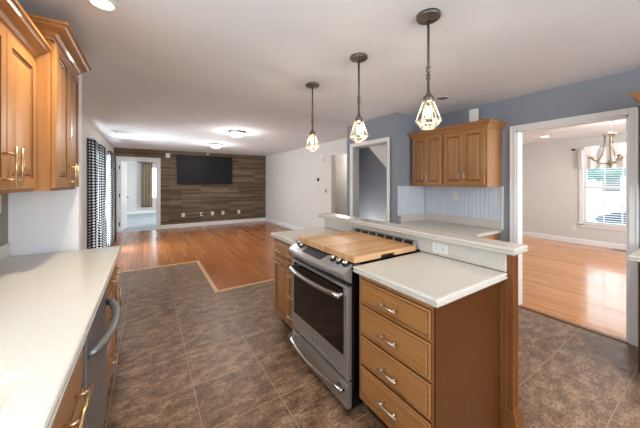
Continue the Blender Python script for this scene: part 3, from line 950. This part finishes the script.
tag(b.build('beadboard_panel', M['bead'], loc=(3.3, 2.589, .956)), 'pale beadboard panel on the left side of the niche beside the closet wall', 'wall panel')
b = MB(); b.box(2.966, 2.978, 2.577, 2.589, .86, 1.375); b.box(XR - .02, XR, NY0 - .014, NY0 - .001, .86, 1.375); b.bm.free()
b = MB(); b.box(XR - .02, XR, NY0 - .016, NY0 - .001, .857, 1.378, .002); struct(b.build('trim_8', M['white']))
outlet('wall_outlet', 'x-', (XR - .010, 2.09, 1.235), 'white switch plate on the niche beadboard panel', kind='switch', cat='switch')

UX = 3.205
GC = []
for nm, ya, yb, lab in ((0, 1.522, 2.058, 'maple two-door wall cabinet over the niche, the one beside the dining opening'), (1, 2.06, 2.545, 'maple two-door wall cabinet over the niche, the one beside the closet wall')):
    g = thing('upper_cabinet', lab, 'cabinet', (3.4, (ya + yb) / 2, 1.372), 'wall cabinets over the niche')
    b = MB(); b.box(UX + .022, XR - .003, ya, yb, 1.372, 2.066); b.build('body', M['cab'], g)
    pair_doors(g, -1, UX, ya + .022, yb - .022, 1.395, 2.04, 1.50, 'nickel', .12)
    path = [(UX + .022, yb), (UX + .022, ya)] if nm else [(UX + .022, yb), (UX + .022, ya), (XR - .003, ya)]
    # outward is -x: travel towards -y keeps it on the right
    if nm: path = [(XR - .003, yb)] + path
    b = MB(); b.sweep([(o, 2.055 + z) for o, z in CROWN], path); b.build('crown_moulding', M['cab_h'], g)
b = MB(); b.box(3.36, 3.40, 1.70, 1.80, 2.067, 2.325, .008)
t = thing('wireless_router', 'small white box standing on top of the niche wall cabinets', 'device', (3.38, 1.75, 2.067))
b.build('case', M['plate'], t)
b = MB(); b.box(3.355, 3.36, 1.74, 1.76, 2.2, 2.21); b.build('indicator', M['nickel'], t)

# --- right edge: wall cabinet and worktop beyond the opening ------------
g = thing('upper_cabinet', 'wall cabinet whose crown corner shows at the right picture edge', 'cabinet', (3.4, .0, 1.372))
b = MB(); b.box(3.27, XR - .003, -.5, .40, 1.372, 2.066); b.build('body', M['cab'], g)
pair_doors(g, -1, 3.25, -.48, .38, 1.395, 2.04, 1.50, 'nickel', .12)
b = MB(); b.sweep([(o, 2.055 + z) for o, z in CROWN], [(XR - .003, .40), (3.27, .40), (3.27, -.5)]); b.build('crown_moulding', M['cab_h'], g)
g = thing('base_cabinet', 'dark brown base cabinet at the right picture edge beside the dining opening', 'cabinet', (3.2, .0, 0))
b = MB(); b.box(2.87, XR - .003, -.5, .37, .1, .873); b.build('body', M['cab_shaded'], g)
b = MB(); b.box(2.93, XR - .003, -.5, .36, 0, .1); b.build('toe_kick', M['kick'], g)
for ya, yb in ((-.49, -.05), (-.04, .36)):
    dr = drawer(g, -1, 2.85, ya, yb, .70, .85, 'cab_shaded'); pull(dr, -1, 2.85, (ya + yb) / 2, .775, 'Y')
    dr = door(g, -1, 2.85, ya, yb, .115, .685, 'door', 'cab_shaded')
b = MB(); ogee_top(b, 2.82, XR, -.5, .41, .914)
tag(b.build('countertop', M['quartz2'], loc=(3.2, 0, .874)), 'cream worktop corner at the right picture edge beside the dining opening', 'countertop')

# ------------------------------------------------------------------ lights in the room
def pendant(y, label):
    x = 1.395
    p = thing('pendant_lamp', label, 'pendant lamp', (x, y, CZ), 'cage pendants over the island')
    b = MB(); b.lathe([(0, -.034), (.012, -.034), (.02, -.024), (.062, -.022), (.068, -.016), (.068, 0)], (x, y, CZ), 28); b.build('canopy', M['bronze'], p)
    b = MB(); b.tube([(x, y, CZ - .03), (x, y, 1.955)], .0075, 8); b.build('rod', M['bronze'], p)
    b = MB(); b.lathe([(.0075, -.04), (.012, -.038), (.012, -.012), (.0085, -.010), (.0085, .006), (.012, .008), (.012, .034), (.0075, .036)], (x, y, 2.07), 14); b.build('coupling', M['bronze'], p)
    b = MB(); b.lathe([(0, 1.965), (.010, 1.962), (.014, 1.945), (.030, 1.925), (.032, 1.90), (.024, 1.898), (0, 1.898)], (x, y, 0), 22); b.build('socket', M['bronze'], p)
    b = MB(); n = 6
    ring = lambda r, z, ph: [(x + r * math.cos(2 * PI * k / n + ph), y + r * math.sin(2 * PI * k / n + ph), z) for k in range(n)]
    top, mid, bot = ring(.028, 1.905, .2), ring(.070, 1.785, .2), ring(.040, 1.742, .2 + PI / n)
    low = ring(.040, 1.742, .2)
    for k in range(n):
        b.tube([top[k], mid[k]], .0042, 6)
        b.tube([mid[k], mid[(k + 1) % n]], .0042, 6)
        b.tube([mid[k], bot[k]], .0042, 6); b.tube([mid[(k + 1) % n], bot[k]], .0042, 6)
        b.tube([bot[k], bot[(k + 1) % n]], .0042, 6)
    b.build('cage', M['wire'], p)
    b = MB(); b.lathe([(.011, 1.90), (.014, 1.88), (.026, 1.845), (.030, 1.825), (.026, 1.803), (.012, 1.788), (0, 1.785)], (x, y, 0), 20); bl = b.build('bulb', M['bulb_glass'], p)
    b = MB(); pts = []
    for k in range(8):
        a = 2 * PI * k / 8
        pts += [(x + .011 * math.cos(a), y + .011 * math.sin(a), 1.868 if k % 2 else 1.812)]
    b.tube(pts, .0035, 6, True); b.build('filament', M['filament'], bl)
    point('pendant_glow', (x, y, 1.835), 2.5, (1, .93, .82), .012)
pendant(.985, 'caged pendant lamp hanging nearest the camera, in front of the niche cabinets')
pendant(1.605, 'middle caged pendant lamp of the row over the island')
pendant(2.31, 'farthest caged pendant lamp, hanging left of the row over the island')

def flush(x, y, label):
    p = thing('ceiling_light', label, 'ceiling light', (x, y, CZ), 'flush dome lights on the living ceiling')
    b = MB(); b.lathe([(.0, 0), (.165, 0), (.17, -.012), (.155, -.03), (.0, -.03)], (x, y, CZ), 32); b.build('base', M['bronze'], p)
    b = MB(); b.lathe([(.145, -.028), (.142, -.05), (.12, -.075), (.08, -.095), (.03, -.104), (0, -.105)], (x, y, CZ), 32); b.build('glass_dome', M['lampglass'], p)
    b = MB(); b.sphere((x, y, CZ - .11), .010); b.build('finial', M['bronze'], p)
    point('dome_glow', (x, y, CZ - .16), 11, (1, .95, .87), .1)
flush(1.455, 5.25, 'lit dome ceiling light nearer the kitchen')
flush(1.465, 7.2, 'lit dome ceiling light nearer the television')

def can(x, y, z, label, on=True, e=14, r=.07, col=(1, .93, .82)):
    p = thing('downlight', label, 'ceiling light', (x, y, z))
    b = MB(); b.lathe([(r + .018, 0), (r + .018, -.004), (r + .01, -.007), (r, -.006), (r, 0)], (x, y, z), 28); b.build('trim_ring', M['plate'], p)
    b = MB(); b.lathe([(0, -.004), (r, -.004), (r, -.001), (0, -.001)], (x, y, z), 28); b.build('lens', M['lens'] if on else M['off_lens'], p)
    if on and e:
        l = bpy.data.lights.new('downlight_beam', 'SPOT'); l.energy = e; l.spot_size = math.radians(140); l.spot_blend = .8; l.shadow_soft_size = r; l.color = col
        o = bpy.data.objects.new('downlight_beam', l); COL.objects.link(o); o.location = (x, y, z - .02)
can(-.21, 1.89, CZ, 'lit recessed light over the left worktop at the top of the picture', True, 32, .052, (1, .86, .63))
can(2.9, 1.86, CZ, 'unlit recessed light in front of the niche wall cabinets', False, 0, .06)
can(7.45, 2.31, 2.45, 'lit recessed light in the dining room ceiling', True, 12)

# chandelier in the dining room
cx, cy = 6.3, 1.1
C = thing('chandelier', 'brushed nickel chandelier with upturned frosted shades in the dining room', 'chandelier', (cx, cy, 2.45))
b = MB(); b.lathe([(0, 2.42), (.03, 2.425), (.06, 2.44), (.065, 2.45), (0, 2.45)], (cx, cy, 0), 24); b.build('canopy', M['satin'], C)
b = MB(); b.tube([(cx, cy, 2.43), (cx, cy, 2.24)], .006); b.build('rod', M['satin'], C)
b = MB(); b.lathe([(0, 2.25), (.02, 2.245), (.03, 2.225), (.095, 2.215), (.095, 2.20), (.02, 2.19), (.016, 2.1), (.014, 1.80), (.03, 1.77), (.045, 1.735), (.03, 1.70), (.012, 1.685), (.016, 1.67), (0, 1.655)], (cx, cy, 0), 24); b.build('column', M['satin'], C)
for a in (85, -35, 205):
    ux, uy = -math.cos(math.radians(a)), math.sin(math.radians(a))
    P = lambda r, z: (cx + ux * r, cy + uy * r, z)
    b = MB()
    b.tube([P(.07, 2.205), P(.065, 2.10), P(.07, 1.98), P(.10, 1.87), P(.15, 1.79), P(.19, 1.79), P(.215, 1.83)], .014, 8)
    b.tube([P(.03, 1.735), P(.10, 1.735), P(.16, 1.775)], .012, 8)
    ar = b.build('arm', M['satin'], C)
    b = MB(); b.lathe([(0, -.01), (.03, -.01), (.035, .01), (.02, .03), (0, .03)], P(.22, 1.835), 18); b.build('cup', M['satin'], ar)
    b = MB(); b.lathe([(.03, 0), (.045, .03), (.065, .09), (.088, .145), (.10, .165), (.095, .165), (.06, .09), (.04, .03), (.025, .004)], P(.22, 1.86), 24); b.build('lamp_shade', M['shade'], ar)
point('hall_fill', (4.2, 5.4, 2.1), 22, (1, .95, .88), .15)  # added fill for the dark hall, no fixture modelled
point('closet_fill', (3.25, 3.66, 0.3), 11, (1, .97, .92), .1)  # added fill, hidden low in the closet to brighten its walls
can(1.3, -1.0, CZ, 'added fill downlight, unseen behind the camera between the worktops', True, 48, .052)  # added only for the light it throws on floor and island
can(2.5, -.1, CZ, 'added fill downlight, out of view over the tiles before the dining opening', True, 22, .052)  # another added downlight, set just outside the view
point('chandelier_glow', (cx, cy, 2.3), 9, (1, .97, .93), .2)

# ------------------------------------------------------------------ living room things
T = thing('television', 'large flat black television mounted on the plank feature wall', 'television', (1.61, TVY, 1.83))
b = MB(); b.box(.765, 2.46, TVY - .075, TVY - .02, 1.362, 2.295, .006); b.build('housing', M['dark'], T)
b = MB(); b.box(.775, 2.45, TVY - .0775, TVY - .0745, 1.38, 2.285); b.build('screen', M['screen'], T)
b = MB(); b.box(1.3, 1.9, TVY - .02, TVY, 1.6, 2.0); b.build('wall_mount', M['dark'], T)
t = thing('wall_sensor', 'small pale sensor on the feature wall just above the television', 'sensor', (1.67, TVY, 2.36))
b = MB(); b.box(1.64, 1.70, TVY - .05, TVY, 2.33, 2.385, .008); b.build('case', M['plate'], t)
b = MB(); b.lathe([(0, -.058), (.014, -.056), (.016, -.048)], (1.67, TVY, 2.355), 14, axis='Y'); b.build('lens', M['champagne'], t)
t = thing('wall_box', 'white square box high on the plank wall right of the bedroom doorway', 'wall box', (.52, TVY, 2.26))
b = MB(); b.box(.46, .58, TVY - .035, TVY, 2.19, 2.33, .006); b.build('case', M['plate'], t)
b = MB(); b.box(.49, .55, TVY - .037, TVY - .034, 2.205, 2.24, .001); b.build('grille', M['white'], t)
labs = ['white outlet low on the plank wall, leftmost of its row', 'white wall plate with a black cable port, second of the row on the plank wall', 'white wall plate in the middle of the row under the television', 'white outlet under the right part of the television, fourth of the row', 'white outlet alone toward the right end of the plank wall']
for i, x in enumerate((.945, 1.489, 1.823, 2.161, 2.704)):
    t = outlet('wall_outlet', 'y-', (x, TVY, .395), labs[i], w=.09, h=.125, group='outlets along the plank wall')
    if i == 1:
        b = MB(); b.box(x - .005, x + .045, TVY - .02, TVY - .006, .36, .43, .004); b.build('cable_port', M['dark'], t)
t = thing('door_chime', 'round white chime high on the right living wall', 'chime', (LRX, 5.64, 2.035))
b = MB(); b.lathe([(0, -.035), (.07, -.033), (.085, -.022), (.09, 0)], (LRX, 5.64, 2.035), 28, axis='X'); b.build('case', M['plate'], t)
b = MB(); b.lathe([(0, -.038), (.02, -.037), (.022, -.033)], (LRX, 5.64, 2.035), 18, axis='X'); b.build('button', M['white'], t)
t = thing('thermostat', 'small black thermostat at mid height on the right living wall', 'thermostat', (LRX, 5.83, 1.5))
b = MB(); b.lathe([(0, -.024), (.04, -.023), (.045, -.016), (.045, 0)], (LRX, 5.83, 1.5), 24, axis='X'); b.build('dial', M['dark'], t)
b = MB(); b.lathe([(0, -.026), (.03, -.0255), (.031, -.022)], (LRX, 5.83, 1.5), 20, axis='X'); b.build('screen', M['screen'], t)
outlet('light_switch', 'x-', (LRX, 5.48, 1.215), 'grey light switch beside the hall opening', m='nickel', kind='switch', cat='switch')
outlet('wall_outlet', 'x-', (LRX, 6.47, .39), 'low white outlet on the right living wall, the one nearer the television', group='outlets on the right living wall')
outlet('wall_outlet', 'x-', (LRX, 6.05, .39), 'low white outlet on the right living wall, the one nearer the hall opening', group='outlets on the right living wall')
outlet('wall_outlet', 'x-', (8.45, 2.071, .36), 'white outlet low on the dining wall left of the window')

# gingham curtains
def curtain(name, label, y0, y1, x, z0, z1, folds, amp, m, seed, axis='Y', cat='curtain', group=None, thick=.004, fullness=1.6, flare=0.0, ret=False):
    rnd = random.Random(seed)
    nu, nv = folds * 10, 14
    ph = rnd.random() * 6
    me = bpy.data.meshes.new(name)
    vs, fs, uvs = [], [], []
    for j in range(nv + 1):
        v = j / nv; z = z1 + (z0 - z1) * v
        for i in range(nu + 1):
            u = i / nu
            a = amp * (.65 + .5 * v)
            dx = a * math.sin(2 * PI * folds * u + ph + .5 * math.sin(3 * u + v * 1.2)) + .25 * a * math.sin(4.3 * PI * folds * u + seed + v)
            if ret: dx += (XL + .012 - x - dx) * max(0, 1 - u / .14)
            mid = (y0 + y1) / 2
            yy = mid + (y0 + (y1 - y0) * u - mid) * (1 + flare * v)
            p = (x + dx, yy, z) if axis == 'Y' else (yy, x + dx, z)
            vs.append(p); uvs.append((u * (y1 - y0) * fullness, z))
    for j in range(nv):
        for i in range(nu):
            k = j * (nu + 1) + i
            fs.append((k, k + 1, k + nu + 2, k + nu + 1))
    c = vs[nu // 2]
    off = Vector((c[0], c[1], z0))
    me.from_pydata([tuple(Vector(p) - off) for p in vs], [], fs)
    ul = me.uv_layers.new(name='UVMap')
    for lp in me.loops: ul.data[lp.index].uv = uvs[lp.vertex_index]
    for p in me.polygons: p.use_smooth = True
    me.materials.append(M[m])
    o = bpy.data.objects.new(name, me); COL.objects.link(o); o.location = off
    md = o.modifiers.new('thickness', 'SOLIDIFY'); md.thickness = thick
    WLOC[o.name] = off
    return tag(o, label, cat, group)
GG = 'gingham curtains at the patio door'
curtain('curtain', 'black and white gingham curtain panel nearest the kitchen', 5.48, 6.0, XL + .068, .03, 2.12, 4, .03, 'gingham', 1, group=GG, ret=True)
curtain('curtain', 'gingham curtain panel hanging in the middle of the patio door', 6.1, 6.8, XL + .085, .03, 2.11, 5, .035, 'gingham', 2, group=GG)
curtain('curtain', 'gingham curtain panel nearest the bedroom doorway', 7.25, 8.3, XL + .105, .03, 2.11, 6, .05, 'gingham', 3, group=GG)
t = thing('curtain_rod', 'dark rod carrying the gingham curtains along the left living wall', 'curtain rod', (XL + .04, 6.6, 2.06))
b = MB(); b.tube([(XL + .04, 5.56, 2.06), (XL + .04, 8.25, 2.06)], .010, 10); b.build('rod', M['dark'], t)
for y in (5.56, 8.25):
    b = MB(); b.sphere((XL + .04, y, 2.06), .018); b.build('finial', M['dark'], t)
for y in (5.6, 6.6, 8.18):
    b = MB(); b.tube([(XL, y, 2.06), (XL + .04, y, 2.06)], .007, 8); b.build('bracket', M['dark'], t)
outlet('wall_outlet', 'x+', (XL, 4.62, .40), 'white outlet low on the left living wall before the gingham curtain')

# bedroom curtain and rod
curtain('curtain', 'brown curtain panel beside the bedroom window', -.27, .17, 14.69, .30, 2.33, 4, .03, 'brown_cloth', 5, 'X')
t = thing('curtain_rod', 'black rod over the bedroom window', 'curtain rod', (.3, 14.68, 2.35))
b = MB(); b.tube([(-.34, 14.68, 2.34), (1.3, 14.68, 2.34)], .014, 10); b.build('rod', M['dark'], t)
for x in (-.36, 1.32):
    b = MB(); b.sphere((x, 14.68, 2.34), .03); b.build('finial', M['dark'], t)
for x in (-.1, 1.1):
    b = MB(); b.tube([(x, 14.8, 2.34), (x, 14.68, 2.34)], .008, 8); b.build('bracket', M['dark'], t)

# dining window dressing
curtain('valance', 'short white gathered valance across the top of the dining window', .60, 1.99, 8.375, 1.735, 2.19, 9, .022, 'valance', 8, cat='valance')
t = thing('curtain_rod', 'dark tipped rod carrying the white valance in the dining room', 'curtain rod', (8.37, 1.3, 2.19))
b = MB(); b.tube([(8.37, .55, 2.19), (8.37, 2.04, 2.19)], .011, 10); b.build('rod', M['white'], t)
for y in (.53, 2.06):
    b = MB(); b.tube([(8.37, y - .03, 2.19), (8.37, y + .03, 2.19)], .020, 10); b.build('finial', M['dark'], t)
for y in (.7, 1.93):
    b = MB(); b.tube([(8.45, y, 2.19), (8.37, y, 2.19)], .007, 8); b.build('bracket', M['dark'], t)
t = thing('window_blind', 'white horizontal blind with open slats in the dining window', 'blind', (8.46, 1.31, 2.05))
b = MB()
for k in range(30):
    z = .53 + k * .05
    b.poly([(8.433, .735, z - .004), (8.433, 1.89, z - .004), (8.466, 1.89, z + .006), (8.466, .735, z + .006), (8.433, .735, z - .002), (8.433, 1.89, z - .002), (8.466, 1.89, z + .008), (8.466, .735, z + .008)], [(0, 1, 2, 3), (4, 5, 6, 7), (0, 1, 5, 4), (1, 2, 6, 5), (2, 3, 7, 6), (3, 0, 4, 7)])
b.build('slats', M['slat'], t)
b = MB(); b.box(8.43, 8.47, .73, 1.895, 2.02, 2.055); b.build('head_rail', M['slat'], t)
t = thing('floor_vent', 'small brown floor register against the far dining wall', 'vent', (8.33, 1.28, 0))
b = MB(); b.box(8.28, 8.40, 1.13, 1.43, 0, .008, .002); b.build('grille', M['strip_dark'], t)

# ------------------------------------------------------------------ outside the dining window
b = MB(); b.box(8.7, 60, -30, 30, -.75, -.55); struct(b.build('ground_lawn', M['lawn']))
b = MB(); b.box(16, 24, -30, 30, -.55, -.53); struct(b.build('ground_driveway', M['road']))
h = thing('neighbor_house', 'white house across the lawn seen through the dining window', 'house', (40, 8, -.55))
b = MB(); b.box(38, 46, 4, 16, -.55, 3.0); b.build('wall', M['siding'], h)
b = MB(); b.prism([(3.4, 3.0), (16.6, 3.0), (10, 6.0)], 'X', 37.5, 46.5); b.build('roof', M['roofing'], h)
for y in (6.0, 9.5, 13):
    b = MB(); b.box(37.95, 38.0, y, y + 1.2, .6, 2.2); b.build('window', M['roofing'], h)
def blob(b, c, r, seed, sz=1.0):
    tb = bmesh.new(); bmesh.ops.create_icosphere(tb, subdivisions=3, radius=r)
    rn = random.Random(seed)
    for v in tb.verts:
        k = 1 + .16 * math.sin(v.co.x * 5 / r + seed) * math.sin(v.co.y * 6 / r) + rn.uniform(-.07, .07)
        v.co = Vector((c[0] + v.co.x * k, c[1] + v.co.y * k, c[2] + v.co.z * k * sz))
    b._add(tb, True)
for i, (x, y, hgt, r, lab) in enumerate(((27, 6.2, 3.4, 1.7, 'leafy tree outside in the left part of the dining window'), (30, 3.4, 4.0, 1.9, 'leafy tree outside in the right part of the dining window'))):
    t = thing('garden_tree', lab, 'tree', (x, y, -.55))
    b = MB(); b.tube([(x, y, -.55), (x, y + .05, hgt * .6), (x, y, hgt)], [.16, .12, .06], 8); b.build('trunk', M['bark'], t)
    b = MB(); blob(b, (x, y, hgt), r, i); blob(b, (x, y - r * .7, hgt - .6), r * .7, i + 3); blob(b, (x, y + r * .7, hgt - .5), r * .7, i + 5); b.build('crown', M['leaf'], t)
b = MB(); blob(b, (11.2, 1.66, .05), .62, 4, .95)
tag(b.build('garden_shrub', M['leaf_dark'], loc=(11.2, 1.66, -.55)), 'dark rounded shrub at the lower right of the dining window', 'shrub')
